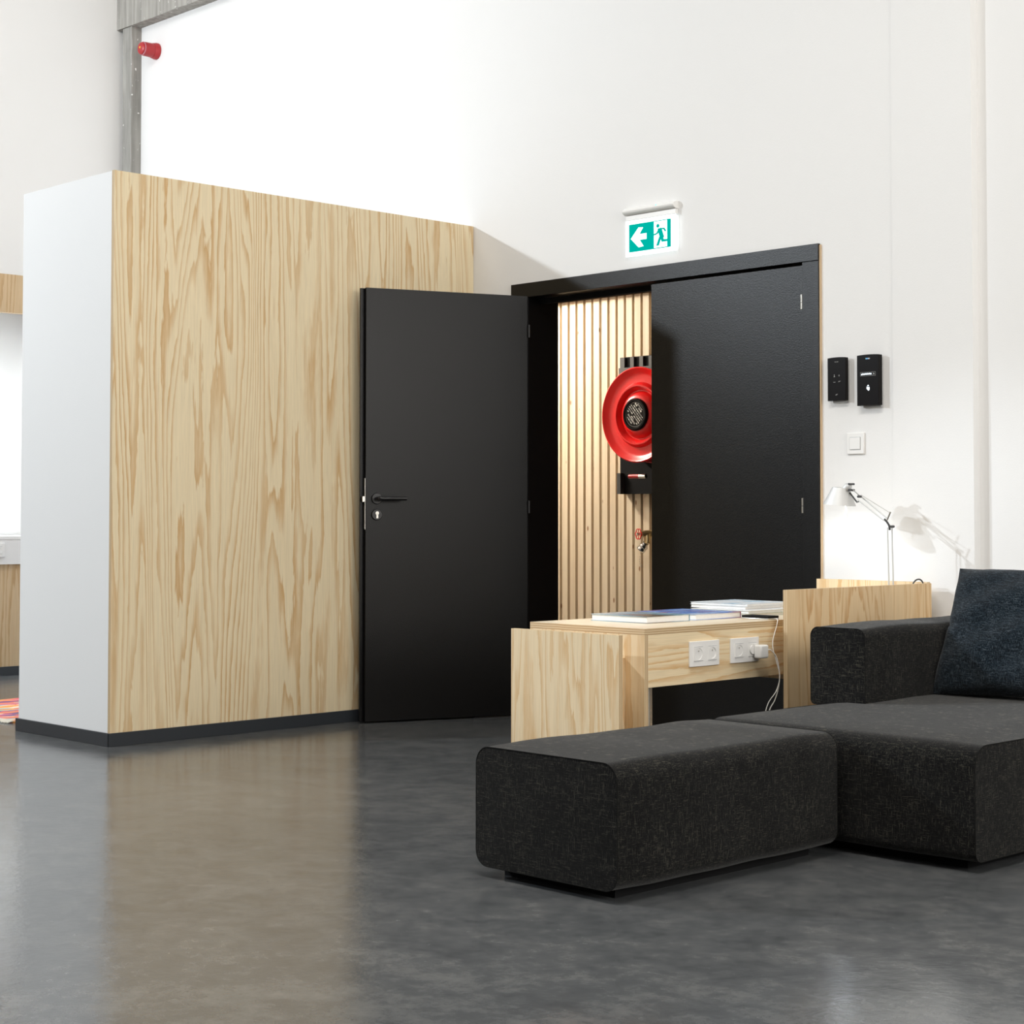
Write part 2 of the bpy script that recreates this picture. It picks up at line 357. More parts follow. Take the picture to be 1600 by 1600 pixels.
def spline(pts, n=8):
    """Catmull-Rom through the points"""
    P = [Vector(p) for p in pts]; P = [P[0] * 2 - P[1]] + P + [P[-1] * 2 - P[-2]]; out = []
    for i in range(1, len(P) - 2):
        for k in range(n):
            t = k / n; a, b, c, e = P[i - 1], P[i], P[i + 1], P[i + 2]
            out.append(0.5 * ((2 * b) + (c - a) * t + (2 * a - 5 * b + 4 * c - e) * t * t + (3 * b - a - 3 * c + e) * t ** 3))
    out.append(P[-2]); return out

# ================================================================== SETTING
YW = 6.01; XL = -9.78
MB().box(-14, 6, -6, 8.2, -0.1, 0.0, FLOOR).build('floor', kind='structure', label='glossy dark grey polished concrete floor', origin=(0, 0, 0))
MB().box(-11, 3.8, -5.2, 6.25, 5.4, 5.5, CEIL).build('ceiling', kind='structure')
# back wall with the opening for the double doors; a shallow step right of the wall devices
FX0, FX1, FZ = -6.20, -4.345, 2.118
w = MB()
w.box(XL - 0.3, FX0, YW, YW + 0.2, 0, 5.4, WHITE); w.box(FX0, FX1, YW, YW + 0.2, FZ, 5.4, WHITE)
w.box(FX1, -3.987, YW, YW + 0.2, 0, 5.4, WHITE); w.box(-3.987, -3.622, YW - 0.004, YW + 0.2, 0, 5.4, WHITE)
w.box(-3.622, 3.8, YW + 0.042, YW + 0.2, 0, 5.4, WHITE)
w.build('wall_back', kind='structure', label='white painted wall around the black double doors')
MB().box(3.5, 3.7, -5.0, 6.1, 0, 5.4, GREYW).build('wall_right', kind='structure')
MB().box(-10, 3.7, -5.2, -5.0, 0, 5.4, GREYW).build('wall_rear', kind='structure')
# left wall: full above the alcove, plywood header, alcove with a built-in counter
w = MB()
w.box(XL - 0.15, XL, -5.0, YW, 2.451, 5.4, WHITE); w.box(XL - 0.15, XL, 5.62, YW, 0, 2.451, WHITE)
w.box(XL - 0.72, XL - 0.62, 1.0, 5.72, 0.0, 2.6, WHITE)
w.box(XL - 0.70, XL, 5.62, 5.66, 0.0, 2.45, WHITE); w.box(XL - 0.70, XL - 0.15, 1.0, 5.62, 2.46, 2.5, WHITE)
w.box(XL - 0.15, XL, -5.0, 1.0, 0, 2.451, WHITE)
w.build('wall_left', kind='structure', label='white wall on the far left above the plywood band')
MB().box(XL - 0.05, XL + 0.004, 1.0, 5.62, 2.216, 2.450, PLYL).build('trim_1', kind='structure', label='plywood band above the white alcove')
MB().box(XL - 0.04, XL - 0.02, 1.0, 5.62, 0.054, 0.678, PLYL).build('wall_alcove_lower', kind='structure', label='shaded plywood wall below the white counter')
MB().box(XL - 0.045, XL - 0.008, 1.0, 5.62, 0.0, 0.056, SKIRT).build('baseboard_left', kind='structure')
# partition block: white with a plywood cladding sheet facing the room
PXp, PY0 = -6.487, 3.923
p = MB().box(-7.265, PXp - 0.018, PY0, YW - 0.001, 0.0, 2.444, WHITE).build('wall_partition', kind='structure', label='white end face of the partition block')
MB().box(PXp - 0.0175, PXp, PY0 + 0.0005, YW - 0.0015, 0.02, 2.446, PLY, EDGE_X, 0).build('plywood_panel', parent=p, label='pine plywood sheet with vertical grain')
b = MB(); b.box(-7.278, PXp + 0.008, PY0 - 0.010, PY0 - 0.0005, 0, 0.056, SKIRT)
b.build('baseboard_partition_end', kind='structure', bevel=0.001, seg=1)
b = MB(); b.box(PXp + 0.0005, PXp + 0.010, PY0 - 0.010, YW - 0.002, 0, 0.056, SKIRT)
b.build('baseboard_partition_side', kind='structure', bevel=0.001, seg=1)
# raw concrete column and beam in the far corner
def rough_box(name, x0, x1, y0, y1, z0, z1, mat, axis, n, amp, **k):
    """a cast member with slightly chipped arrises"""
    rg = random.Random(5); V = []; Fc = []
    for i in range(n + 1):
        t = i / n
        c = [(x0, y0, z0), (x1, y0, z0), (x1, y1, z0), (x0, y1, z0)] if axis == 2 else [(x0, y0, z0), (x0, y1, z0), (x0, y1, z1), (x0, y0, z1)]
        for q in c:
            q = list(q); q[axis] = (z0 + (z1 - z0) * t) if axis == 2 else (x0 + (x1 - x0) * t)
            for a in range(3):
                if a != axis and q[1] < YW - 0.02: q[a] += rg.uniform(-amp, amp)
            V.append(q)
    for i in range(n):
        for j in range(4): Fc.append((i * 4 + j, i * 4 + (j + 1) % 4, (i + 1) * 4 + (j + 1) % 4, (i + 1) * 4 + j))
    Fc += [(0, 1, 2, 3), (n * 4, n * 4 + 1, n * 4 + 2, n * 4 + 3)]
    return MB().add(V, Fc, mat).build(name, **k)
rough_box('concrete_column', -9.725, -9.62, 5.938, YW, 0.0, 4.098, CONC2, 2, 90, 0.0022, kind='structure', label='slim raw concrete column in the far corner')
rough_box('concrete_beam', XL + 0.001, -5.0, 5.925, YW, 4.098, 4.55, CONC, 0, 60, 0.0018, kind='structure', label='raw concrete beam at the top left')
# door frame
f = root('trim_2', ((FX0 + FX1) / 2, YW, 0), 'black frame of the double doors', kind='structure')
MB().box(FX0, FX1, YW - 0.014, YW + 0.20, 2.047, FZ, BLACK).build('frame_head', f, bevel=0.0015, seg=1)
MB().box(FX0, -6.08, YW - 0.012, YW + 0.20, 0, 2.0465, BLACK).build('frame_jamb', f, bevel=0.0015, seg=1)
MB().box(-4.430, FX1, YW - 0.012, YW + 0.20, 0, 2.0465, BLACK).build('frame_jamb', f, bevel=0.0015, seg=1)
MB().box(FX1 + 0.0005, FX1 + 0.008, YW - 0.008, YW - 0.0005, 0, 2.112, RAW).build('raw_edge_strip', f, label='unpainted timber edge of the door frame')
MB().box(-6.0798, -4.4302, YW + 0.075, YW + 0.10, 2.02, 2.0465, BLACKM).build('frame_stop', f)
# closed right leaf
DZ0, DZ1 = 0.008, 2.036
dr = root('door_2', (-4.433, YW, 0), 'closed black right-hand door leaf with two steel hinges', kind='structure')
MB().box(-5.290, -4.436, YW + 0.002, YW + 0.044, DZ0, DZ1, BLACK).build('door_leaf', dr, bevel=0.0012, seg=1)
for zc in (1.878, 1.016, 0.25):
    h = MB(); h.lathe((-4.434, YW - 0.006, zc - 0.030), (0, 0, 1), [(0, 0.0), (0, 0.0075), (0.028, 0.0075), (0.028, 0.0)], STEEL, 16)
    h.lathe((-4.434, YW - 0.006, zc + 0.000), (0, 0, 1), [(0, 0.0), (0, 0.0075), (0.032, 0.0075), (0.034, 0.0)], STEEL, 16)
    hp = h.build('hinge', dr, smooth=True, label='steel barrel hinge')
# open left leaf, hinged at the left jamb and swung into the room
ang = math.atan2(5.227 - 6.005, -6.380 + 6.080)
dl = root('door_1', (-6.080, 6.000, 0), 'open black left-hand door leaf with lever handle', kind='structure', rz=ang, local=True)
LW = 0.836   # local x runs from hinge to lock edge, +y (left of travel) ... room face is the +y side
MB().box(0.004, LW, -0.042, 0.0, DZ0, DZ1 + 0.016, BLACK).build('door_leaf', dl, bevel=0.0012, seg=1)
MB().box(LW - 0.030, LW + 0.0185, -0.042, -0.028, DZ0, DZ1 + 0.016, BLACK).build('door_rebate', dl, bevel=0.001, seg=1)
MB().box(LW + 0.0002, LW + 0.002, -0.020, -0.003, 0.91, 1.15, STEEL).build('lock_plate', dl, label='steel lock face plate on the door edge')
MB().box(LW + 0.002, LW + 0.012, -0.017, -0.006, 1.04, 1.065, STEEL).build('latch_bolt', dl, label='steel latch bolt')
hx = LW - 0.055
h = MB(); h.lathe((hx, 0.0, 1.055), (0, 1, 0), [(0, 0.0265), (0.006, 0.0265), (0.009, 0.024), (0.009, 0.0)], BLACKH, 36)
hd = h.build('door_handle', dl, smooth=True)
h = MB(); h.tube(spline([(hx, 0.008, 1.055), (hx, 0.045, 1.055), (hx - 0.012, 0.056, 1.055), (hx - 0.13, 0.056, 1.055)], 6), 0.0095, BLACKH, 14)
h.build('handle_lever', hd, smooth=True)
h = MB(); h.lathe((hx, 0.0, 0.979), (0, 1, 0), [(0, 0.0265), (0.006, 0.0265), (0.009, 0.024), (0.009, 0.0)], BLACKH, 36)
hk = h.build('keyhole_rose', dl, smooth=True)
h = MB(); h.lathe((hx, 0.0085, 0.986), (0, 1, 0), [(0, 0.0085), (0.003, 0.0085), (0.003, 0)], STEEL, 20); h.box(hx - 0.0045, hx + 0.0045, 0.0085, 0.0115, 0.962, 0.984, STEEL)
h.build('lock_cylinder', hk, label='steel lock cylinder')
for zc in (1.878, 1.016, 0.25):
    MB().lathe((0.0, 0.006, zc - 0.030), (0, 0, 1), [(0, 0.0), (0, 0.0072), (0.062, 0.0072), (0.062, 0.0)], BLACKH, 14).build('hinge', dl, smooth=True)
# corridor behind the doors
MB().box(-8.9, -8.8, 6.22, 7.7, 0, 2.5, BLACKM).build('wall_corridor_left', kind='structure')
MB().box(-4.1, -4.0, 6.22, 7.7, 0, 2.5, BLACKM).build('wall_corridor_right', kind='structure')
MB().box(-8.8, -4.1, 6.22, 7.7, 2.43, 2.5, CEIL).build('ceiling_corridor', kind='structure')
MB().box(-8.8, -4.1, 7.36, 7.499, 2.262, 2.42, BROWN).build('trim_3', kind='structure', label='brown timber pelmet above the slats')
wc = MB().box(-8.8, -4.1, 7.56, 7.7, 0, 2.42, BROWN).build('wall_corridor', kind='structure', label='corridor wall clad with vertical pine slats')
pm = [pine('pine_slat_%d' % i, i) for i in range(5)]
for i in range(-22, 21):
    x = -7.312 + 0.0649 * i
    MB().box(x, x + 0.0455, 7.50, 7.56, 0.0, 2.255, pm[i % 5]).build('slat', wc)

# ================================================================== ALCOVE ON THE FAR LEFT
ct = root('counter', (XL - 0.3, 3.4, 0.678), 'white built-in counter in the alcove at the far left', 'counter')
MB().box(XL - 0.60, XL + 0.0, 1.02, 5.60, 0.829, 0.849, WHITE2).build('countertop', ct, bevel=0.001, seg=1)
MB().box(XL - 0.03, XL - 0.003, 1.02, 5.60, 0.678, 0.8285, WHITE).build('counter_apron', ct)
def socket(name, x, y, z, sc, label, group=None, n=1, parent=None, plugged=None):
    """wall socket plate in a plane of constant X facing +X; n gangs of 71 mm"""
    wd = (0.082 + 0.071 * (n - 1)) * sc; hh = 0.083 * sc
    o = root(name, (x, y, z), label, 'socket', group)
    pl = MB()
    # slightly domed plate
    nx = 12; V = []; Fc = []
    for i in range(nx + 1):
        t = -1 + 2 * i / nx
        for k, zz in enumerate((-1, 1)):
            V.append((x + 0.009 - 0.0035 * t * t, y + t * wd / 2, z + zz * hh / 2)); V.append((x, y + t * wd / 2, z + zz * hh / 2))
    for i in range(nx):
        a = i * 4; c = a + 4
        Fc += [(a, c, c + 2, a + 2), (a + 1, a + 3, c + 3, c + 1), (a, a + 1, c + 1, c), (a + 2, c + 2, c + 3, a + 3)]
    Fc += [(0, 2, 3, 1), (nx * 4, nx * 4 + 1, nx * 4 + 3, nx * 4 + 2)]
    pl.add(V, Fc, WHITE2); pl.build('cover_plate', o, bevel=0.0008, seg=1)
    for g in range(n):
        yc = y + (g - (n - 1) / 2) * 0.071 * sc
        ins = MB(); q = 0.0225 * sc; xf = x + 0.0102
        ring = [(yc + 0.0190 * sc * math.cos(2 * PI * j / 32), z + 0.0190 * sc * math.sin(2 * PI * j / 32)) for j in range(32)]
        outer = []
        for j in range(32):
            a = 2 * PI * j / 32; cx, sx_ = math.cos(a), math.sin(a); m_ = q / max(abs(cx), abs(sx_)); outer.append((yc + cx * m_, z + sx_ * m_))
        V = [(xf, a, c) for a, c in outer] + [(xf, a, c) for a, c in ring] + [(xf - 0.0098, yc + (a - yc) * 0.94, z + (c - z) * 0.94) for a, c in ring] + [(x + 0.002, a, c) for a, c in outer]
        Fc = []
        for j in range(32):
            k = (j + 1) % 32
            Fc += [(j, k, 32 + k, 32 + j), (32 + j, 32 + k, 64 + k, 64 + j), (j, 96 + j, 96 + k, k)]
        Fc.append(tuple(range(64, 96)))
        ins.add(V, Fc, WHITE2)
        it = ins.build('socket_insert', o, smooth=True)
        pn = MB(); pn.lathe((xf - 0.0097, yc, z + 0.010 * sc), (1, 0, 0), [(0, 0.0028), (0.010, 0.0026), (0.011, 0.0)], STEEL, 12)
        pn.build('earth_pin', it, label='steel earth pin')
        for s_ in (-1, 1): MB().lathe((xf - 0.0097, yc + s_ * 0.0095 * sc, z - 0.002), (1, 0, 0), [(0.0002, 0.0036), (0.0008, 0.0)], DARKP, 12).build('pin_hole', it, label='dark pin hole')
        for s_ in (-1, 1): MB().box(x + 0.0085, x + 0.0099, yc - q * 0.98, yc + q * 0.98, z + s_ * (q + 0.0009) - 0.0006, z + s_ * (q + 0.0009) + 0.0006, GREYP).build('insert_gap', it)
    return o
socket('wall_socket', XL - 0.0025, 5.135, 0.765, 1.0, 'single white socket on the alcove counter at the left edge', n=1)

# rug
def rug_mat():
    m, nt, b = new_mat('kilim_weave')
    tc = N(nt, 'ShaderNodeTexCoord'); mp = N(nt, 'ShaderNodeMapping'); mp.inputs['Scale'].default_value = (30, 7, 1); mp.inputs['Rotation'].default_value = (0, 0, 0.35)
    nt.links.new(tc.outputs['Object'], mp.inputs['Vector'])
    vo = N(nt, 'ShaderNodeTexVoronoi'); vo.inputs['Scale'].default_value = 1.0; vo.distance = 'MANHATTAN'; nt.links.new(mp.outputs[0], vo.inputs['Vector'])
    sp = N(nt, 'ShaderNodeSeparateColor'); nt.links.new(vo.outputs['Color'], sp.inputs[0])
    cr = ramp(nt, [(0.0, (0.62, 0.10, 0.10)), (0.16, (0.16, 0.36, 0.42)), (0.30, (0.72, 0.30, 0.07)), (0.48, (0.55, 0.14, 0.22)), (0.60, (0.70, 0.62, 0.50)), (0.70, (0.06, 0.08, 0.20)), (0.80, (0.66, 0.22, 0.10)), (0.92, (0.22, 0.44, 0.50))], 'CONSTANT')
    nt.links.new(sp.outputs[0], cr.inputs['Fac']); nt.links.new(cr.outputs['Color'], b.inputs['Base Color']); b.inputs['Roughness'].default_value = 0.95
    return m
rg = root('rug', (-8.0, 4.7, 0), 'colourful woven kilim rug on the floor behind the partition', 'rug')
V = []; Fc = []; nx, ny = 14, 24
for i in range(nx + 1):
    for j in range(ny + 1):
        V.append((-8.46 + 0.93 * i / nx + 0.006 * math.sin(j * 1.3), 4.045 + 1.5 * j / ny + 0.006 * math.sin(i * 1.7), 0.009 + 0.002 * math.sin(i * 2 + j)))
for i in range(nx):
    for j in range(ny): a = i * (ny + 1) + j; Fc.append((a, a + 1, a + ny + 2, a + ny + 1))
k = len(V); V += [(x, y, 0.0005) for x, y, z in V]
Fc += [tuple(k + q for q in f_)[::-1] for f_ in Fc]
for i in range(nx):
    for j in (0, ny): a = i * (ny + 1) + j; c = a + ny + 1; Fc.append((a, c, c + k, a + k))
for j in range(ny):
    for i in (0, nx): a = i * (ny + 1) + j; Fc.append((a, a + 1, a + 1 + k, a + k))
MB().add(V, Fc, rug_mat()).build('woven_field', rg)
fm = plain('cream_fringe', (0.72, 0.68, 0.58), 0.95, var=0.2, vscale=60)
fr = MB(); rr = random.Random(3)
for i in range(110):
    x = -8.45 + 0.91 * i / 109; a = rr.uniform(-0.012, 0.012)
    fr.tube([(x, 4.05, 0.008), (x + a * 0.5, 4.03, 0.009), (x + a, 4.012 - rr.uniform(0, 0.01), 0.004)], 0.0042, fm, 5)
fr.build('fringe', rg, kind='stuff', label='cream knotted fringe')

# ================================================================== ON THE BACK WALL
# fire alarm sounder
al = root('fire_alarm', (-9.441, YW, 3.913), 'small round red fire alarm sounder beside the concrete column', 'alarm')
MB().lathe((-9.441, YW - 0.0005, 3.913), (0, -1, 0), [(0, 0), (0, 0.052), (0.012, 0.053), (0.02, 0.050), (0.035, 0.047), (0.037, 0.044), (0.04, 0.044)], REDD, 32).build('base', al, smooth=True)
MB().lathe((-9.441, YW - 0.040, 3.913), (0, -1, 0), [(0, 0.0), (0, 0.045), (0.045, 0.044), (0.064, 0.043)], REDD, 32).build('body', al, smooth=True)
MB().lathe((-9.441, YW - 0.104, 3.913), (0, -1, 0), [(0, 0.0435), (0.004, 0.042), (0.005, 0.036)], plain('faded_red_rim', (0.45, 0.18, 0.22), 0.5), 32).build('rim', al, smooth=True)
MB().lathe((-9.441, YW - 0.106, 3.913), (0, -1, 0), [(0, 0.039), (0.012, 0.037), (0.018, 0.028), (0.019, 0.012), (0.016, 0.0)], REDD, 32).build('front_cap', al, smooth=True)
MB().lathe((-9.441, YW - 0.124, 3.917), (0, -1, 0), [(0, 0.008), (0.003, 0.006), (0.004, 0)], plain('yellow_dot', (0.8, 0.45, 0.06), 0.5), 16).build('centre_dot', al, smooth=True)
# exit sign
ex = root('exit_sign', (-5.27, YW, 2.17), 'lit green emergency exit sign with arrow and running figure above the doors', 'sign')
x0, x1 = -5.431, -5.122
hs = []
for k in range(9):
    a = PI * (k / 8) - PI / 2; hs.append((YW - 0.010 - 0.030 * math.cos(a), 2.382 + 0.0175 * math.sin(a)))
V = [(x0, y, z) for y, z in hs] + [(x1, y, z) for y, z in hs]; n = len(hs)
V += [(x0, YW - 0.0005, 2.3995), (x0, YW - 0.0005, 2.3645), (x1, YW - 0.0005, 2.3995), (x1, YW - 0.0005, 2.3645)]
Fc = [(i, i + 1, n + i + 1, n + i) for i in range(n - 1)] + [(n - 1, 2 * n, 2 * n + 2, 2 * n - 1), (2 * n + 1, 0, n, 2 * n + 3), tuple(range(n)) + (2 * n, 2 * n + 1), tuple(range(2 * n - 1, n - 1, -1)) + (2 * n + 3, 2 * n + 2), (2 * n, 2 * n + 1, 2 * n + 3, 2 * n + 2)]
MB().add(V, Fc, WHITE2).build('housing', ex)
MB().box(x0 + 0.008, x1 + 0.002, YW - 0.024, YW - 0.006, 2.340, 2.362, WHITE2).build('mounting_rail', ex, bevel=0.001, seg=1)
px0, px1, pz0, pz1 = -5.429, -5.126, 2.174, 2.3395
YP = YW - 0.018
MB().box(px0, px1, YP, YP + 0.006, pz0, pz1, GLOW).build('lit_panel', ex, label='glowing white panel')
MB().lathe((-5.225, YW - 0.0385, 2.390), (0, -1, 0), [(0, 0.003), (0.002, 0.002), (0.0025, 0)], LED, 10).build('status_light', ex, label='tiny green status light')
gx0, gx1, gz0, gz1 = -5.407, -5.153, 2.193, 2.3215
def uv(us, vs): return (gx0 + (gx1 - gx0) * us, YP - 0.0008, gz1 - (gz1 - gz0) * vs)
def sgn(name, polys, mat, dy=0.0, parent=ex):
    m = MB()
    for P in polys: m.poly([Vector(uv(a, c)) + Vector((0, -dy, 0)) for a, c in P], (0, -1, 0), 0.0006, mat)
    return m.build(name, parent)
sgn('green_field', [[(0, 0), (1, 0), (1, 1), (0, 1)]], GREEN)
sgn('arrow', [[(0.045, 0.52), (0.235, 0.14), (0.345, 0.16), (0.255, 0.385), (0.425, 0.385), (0.425, 0.595), (0.26, 0.595), (0.355, 0.84), (0.235, 0.86)]], GLOW, 0.0008)
sgn('door_pictogram', [[(0.605, 0.03), (0.915, 0.03), (0.915, 0.97), (0.605, 0.97)]], GLOW, 0.0008)
man = [
    [(0.700 + 0.030 * math.cos(2 * PI * j / 14), 0.195 + 0.062 * math.sin(2 * PI * j / 14)) for j in range(14)],
    [(0.705, 0.315), (0.775, 0.295), (0.790, 0.345), (0.835, 0.60), (0.775, 0.655), (0.735, 0.52)],       # torso
    [(0.705, 0.315), (0.735, 0.36), (0.690, 0.475), (0.640, 0.505), (0.610, 0.505), (0.610, 0.465), (0.665, 0.44)],  # front arm
    [(0.755, 0.295), (0.850, 0.300), (0.885, 0.400), (0.862, 0.430), (0.828, 0.345), (0.760, 0.345)],      # rear arm
    [(0.745, 0.55), (0.785, 0.60), (0.760, 0.70), (0.725, 0.88), (0.672, 0.88), (0.705, 0.72)],            # standing leg
    [(0.775, 0.60), (0.830, 0.57), (0.838, 0.695), (0.950, 0.72), (0.945, 0.775), (0.805, 0.775), (0.790, 0.74)],  # rear leg
]
def grow(P, k=1.22):
    a = sum(q[0] for q in P) / len(P); c = sum(q[1] for q in P) / len(P)
    return [(a + (x - a) * k, c + (y - c) * (1 + (k - 1) * 0.6)) for x, y in P]
sgn('running_figure', [grow(P) for P in man], GREEN, 0.0016)
# black keypads
def keypad(name, xa, xb, za, zb, dep, label):
    o = root(name, ((xa + xb) / 2, YW, za), label, 'keypad', None)
    MB().box(xa + 0.012, xb - 0.006, YW - 0.010, YW - 0.0005, za - 0.008, zb - 0.01, GREYP).build('mounting_plate', o, bevel=0.002)
    m = MB(); n = 8; V = []
    for i in range(n + 1):
        t = i / n; bow = 0.0025 * (1 - (2 * t - 1) ** 2)
        x = xa + (xb - xa) * t
        V += [(x, YW - dep, za - bow * -1), (x, YW - dep, zb - bow * -1), (x, YW - 0.0105, zb), (x, YW - 0.0105, za)]
    Fc = []
    for i in range(n):
        for j in range(4): Fc.append((i * 4 + j, i * 4 + (j + 1) % 4, i * 4 + 4 + (j + 1) % 4, i * 4 + 4 + j))
    Fc += [(0, 1, 2, 3), (n * 4, n * 4 + 1, n * 4 + 2, n * 4 + 3)]
    m.add(V, Fc, BLACKG); m.build('casing', o, bevel=0.0012)
    return o
K1 = (-4.289, -4.199, 1.450, 1.628, 0.030); K2 = (-4.139, -4.034, 1.423, 1.629, 0.036)
k1 = keypad('keypad', *K1, 'smaller black keypad left of the taller one, beside the doors')
k2 = keypad('access_reader', *K2, 'taller black access reader with lit display, right of the keypad')
k2['category'] = 'access reader'
def on_face(parent, K, name, polys, mat, label=None):
    """flat print on a keypad face; u runs left to right, v bottom to top, both 0..1"""
    m = MB()
    for P in polys:
        if len(P) == 4 and not isinstance(P[0], tuple): a, c, e, g = P; P = [(a, e), (c, e), (c, g), (a, g)]
        um = sum(q[0] for q in P) / len(P)
        m.poly([(K[0] + (K[1] - K[0]) * a, YW - K[4] - 0.0006, K[2] + (K[3] - K[2]) * b + 0.0025 * (1 - (2 * um - 1) ** 2)) for a, b in P], (0, -1, 0), 0.0004, mat)
    return m.build(name, parent, label=label)
on_face(k1, K1, 'maker_mark', [(0.40, 0.48, 0.885, 0.897), (0.50, 0.60, 0.885, 0.897)], ICOND)
on_face(k1, K1, 'key_symbol', [[(0.34, 0.54), (0.42, 0.54), (0.39, 0.58), (0.40, 0.60), (0.36, 0.60), (0.37, 0.57)]], ICOND)
on_face(k1, K1, 'key_symbol', [(0.60, 0.68, 0.564, 0.574), (0.635, 0.65, 0.545, 0.593)], ICOND)
on_face(k1, K1, 'key_symbol', [(0.32, 0.44, 0.415, 0.425)], ICOND)
on_face(k1, K1, 'key_symbol', [[(0.60, 0.415), (0.65, 0.425), (0.72, 0.435), (0.72, 0.445), (0.62, 0.44)]], ICOND)
on_face(k1, K1, 'maker_mark', [[(0.42, 0.115), (0.50, 0.115), (0.58, 0.14), (0.50, 0.14)]], ICOND)
for i, c in enumerate(((0.15, 0.5, 0.6), (0.1, 0.3, 0.8), (0.45, 0.5, 0.55), (0.4, 0.4, 0.4))):
    on_face(k2, K2, 'logo_letter', [(0.41 + 0.05 * i, 0.45 + 0.05 * i, 0.905, 0.930)], plain('logo_tint_%d' % i, c, 0.5, emit=c, estr=0.3))
on_face(k2, K2, 'display_frame', [(0.16, 0.86, 0.645, 0.650), (0.16, 0.86, 0.575, 0.580), (0.16, 0.168, 0.575, 0.650), (0.852, 0.86, 0.575, 0.650), (0.70, 0.706, 0.575, 0.650)], ICOND)
on_face(k2, K2, 'display_text', [(0.20 + 0.054 * q, 0.235 + 0.054 * q, 0.598, 0.626 + 0.004 * (q % 2)) for q in range(9)], ICON, 'glowing display line')
on_face(k2, K2, 'bell_symbol', [[(0.73, 0.60), (0.82, 0.60), (0.80, 0.625), (0.775, 0.640), (0.75, 0.625)]], ICOND)
on_face(k2, K2, 'fingerprint_symbol', [[(0.47, 0.372), (0.52, 0.400), (0.56, 0.372)], [(0.45, 0.360), (0.49, 0.360), (0.49, 0.325), (0.535, 0.325), (0.535, 0.31), (0.45, 0.31)], [(0.53, 0.358), (0.58, 0.348), (0.58, 0.30), (0.54, 0.278), (0.49, 0.295)]], ICON, 'glowing white symbol')
# light switch
sw = root('light_switch', (-4.172, YW, 1.222), 'square white light switch under the black keypads', 'switch')
MB().box(-4.211, -4.126, YW - 0.008, YW - 0.0005, 1.227, 1.316, WHITE2).build('cover_plate', sw, bevel=0.003)
MB().box(-4.1955, -4.1425, YW - 0.0092, YW - 0.0081, 1.245, 1.298, GREYP).build('insert_gap', sw)
MB().box(-4.194, -4.144, YW - 0.0115, YW - 0.0093, 1.247, 1.296, WHITE2).build('rocker', sw, bevel=0.0015)

# ================================================================== HOSE REEL AND VALVE IN THE CORRIDOR
RY = 7.30; RX, RZ = -6.51, 1.540
hr = root('fire_hose_reel', (RX, 7.49, 1.1), 'red fire hose reel on its black bracket seen through the open door', 'hose reel')
bx0, bx1 = -6.797, -6.20
m = MB(); m.box(bx0, bx1, 7.452, 7.499, 1.10, 1.888, BLACKM); m.build('back_box', hr)
m = MB()
m.box(bx0, bx1, 7.440, 7.4515, 1.44, 1.827, GREYPLATE); sx = bx0 + 0.012
m.box(bx0 + 0.012, bx0 + 0.045, 7.440, 7.4515, 1.827, 1.885, GREYPLATE)
xx = bx0 + 0.045 + 0.043
while xx < bx1 - 0.03:
    m.box(xx, xx + 0.028, 7.440, 7.4515, 1.827, 1.885, GREYPLATE); xx += 0.071
m.build('slotted_plate', hr, label='dark grey slotted steel plate')
m = MB(); m.box(bx0 + 0.003, bx0 + 0.030, 7.42, 7.4515, 1.10, 1.22, GREYPLATE); m.build('bracket_foot', hr)
prof = [(-0.012, 0.0), (-0.012, 0.07), (0.0, 0.11), (-0.004, 0.125), (-0.022, 0.135), (-0.024, 0.155), (-0.006, 0.172), (0.0, 0.185), (0.0, 0.235), (0.006, 0.246), (0.022, 0.262), (0.024, 0.266), (0.018, 0.268), (-0.002, 0.250), (-0.008, 0.236), (-0.010, 0.18), (-0.034, 0.155), (-0.034, 0.13), (-0.012, 0.10), (-0.03, 0.0)]
# dished front flange: bead at the rim, a raised ring, a recessed ring and a centre cone
prof = [(0.030, 0.0), (0.030, 0.090), (0.028, 0.100), (0.020, 0.116), (0.004, 0.128), (-0.006, 0.134), (-0.006, 0.140), (0.014, 0.150), (0.024, 0.160), (0.024, 0.168), (0.012, 0.178), (0.002, 0.184), (0.000, 0.220), (0.004, 0.236), (0.022, 0.254), (0.026, 0.262), (0.022, 0.268), (0.014, 0.268), (-0.006, 0.246), (-0.010, 0.225), (-0.008, 0.19), (0.012, 0.168), (-0.016, 0.140), (-0.016, 0.13), (0.016, 0.10), (0.016, 0.0)]
MB().lathe((RX, RY, RZ), (0, -1, 0), prof, RED, 96).build('front_flange', hr, smooth=True)
MB().lathe((RX, RY + 0.125, RZ), (0, -1, 0), [(0.0, 0.0), (0.0, 0.23), (0.006, 0.246), (0.018, 0.262), (0.012, 0.267), (-0.008, 0.25), (-0.012, 0.0)], REDD, 72).build('rear_flange', hr, smooth=True)
hm = plain('red_rubber_hose', (0.16, 0.012, 0.014), 0.6)
m = MB()
for k in range(3):
    y = RY + 0.030 + 0.031 * k
    pts = [(RX + 0.225 * math.cos(2 * PI * j / 48), y, RZ + 0.225 * math.sin(2 * PI * j / 48)) for j in range(49)]
    m.tube(pts, 0.0155, hm, 8, cap=False)
m.build('hose_coil', hr, smooth=True, label='dark red wound hose')
MB().lathe((RX, RY + 0.15, RZ), (0, -1, 0), [(-0.002, 0.0), (-0.002, 0.05), (0.13, 0.05), (0.13, 0.0)], BLACKM, 24).build('axle', hr)
MB().lathe((RX, RY - 0.030, RZ), (0, -1, 0), [(0, 0.091), (0.010, 0.091), (0.017, 0.084), (0.017, 0.076), (0.012, 0.071), (0.012, 0.0)], BLACKG, 64).build('hub', hr, smooth=True)
lab = MB(); yl = RY - 0.0425
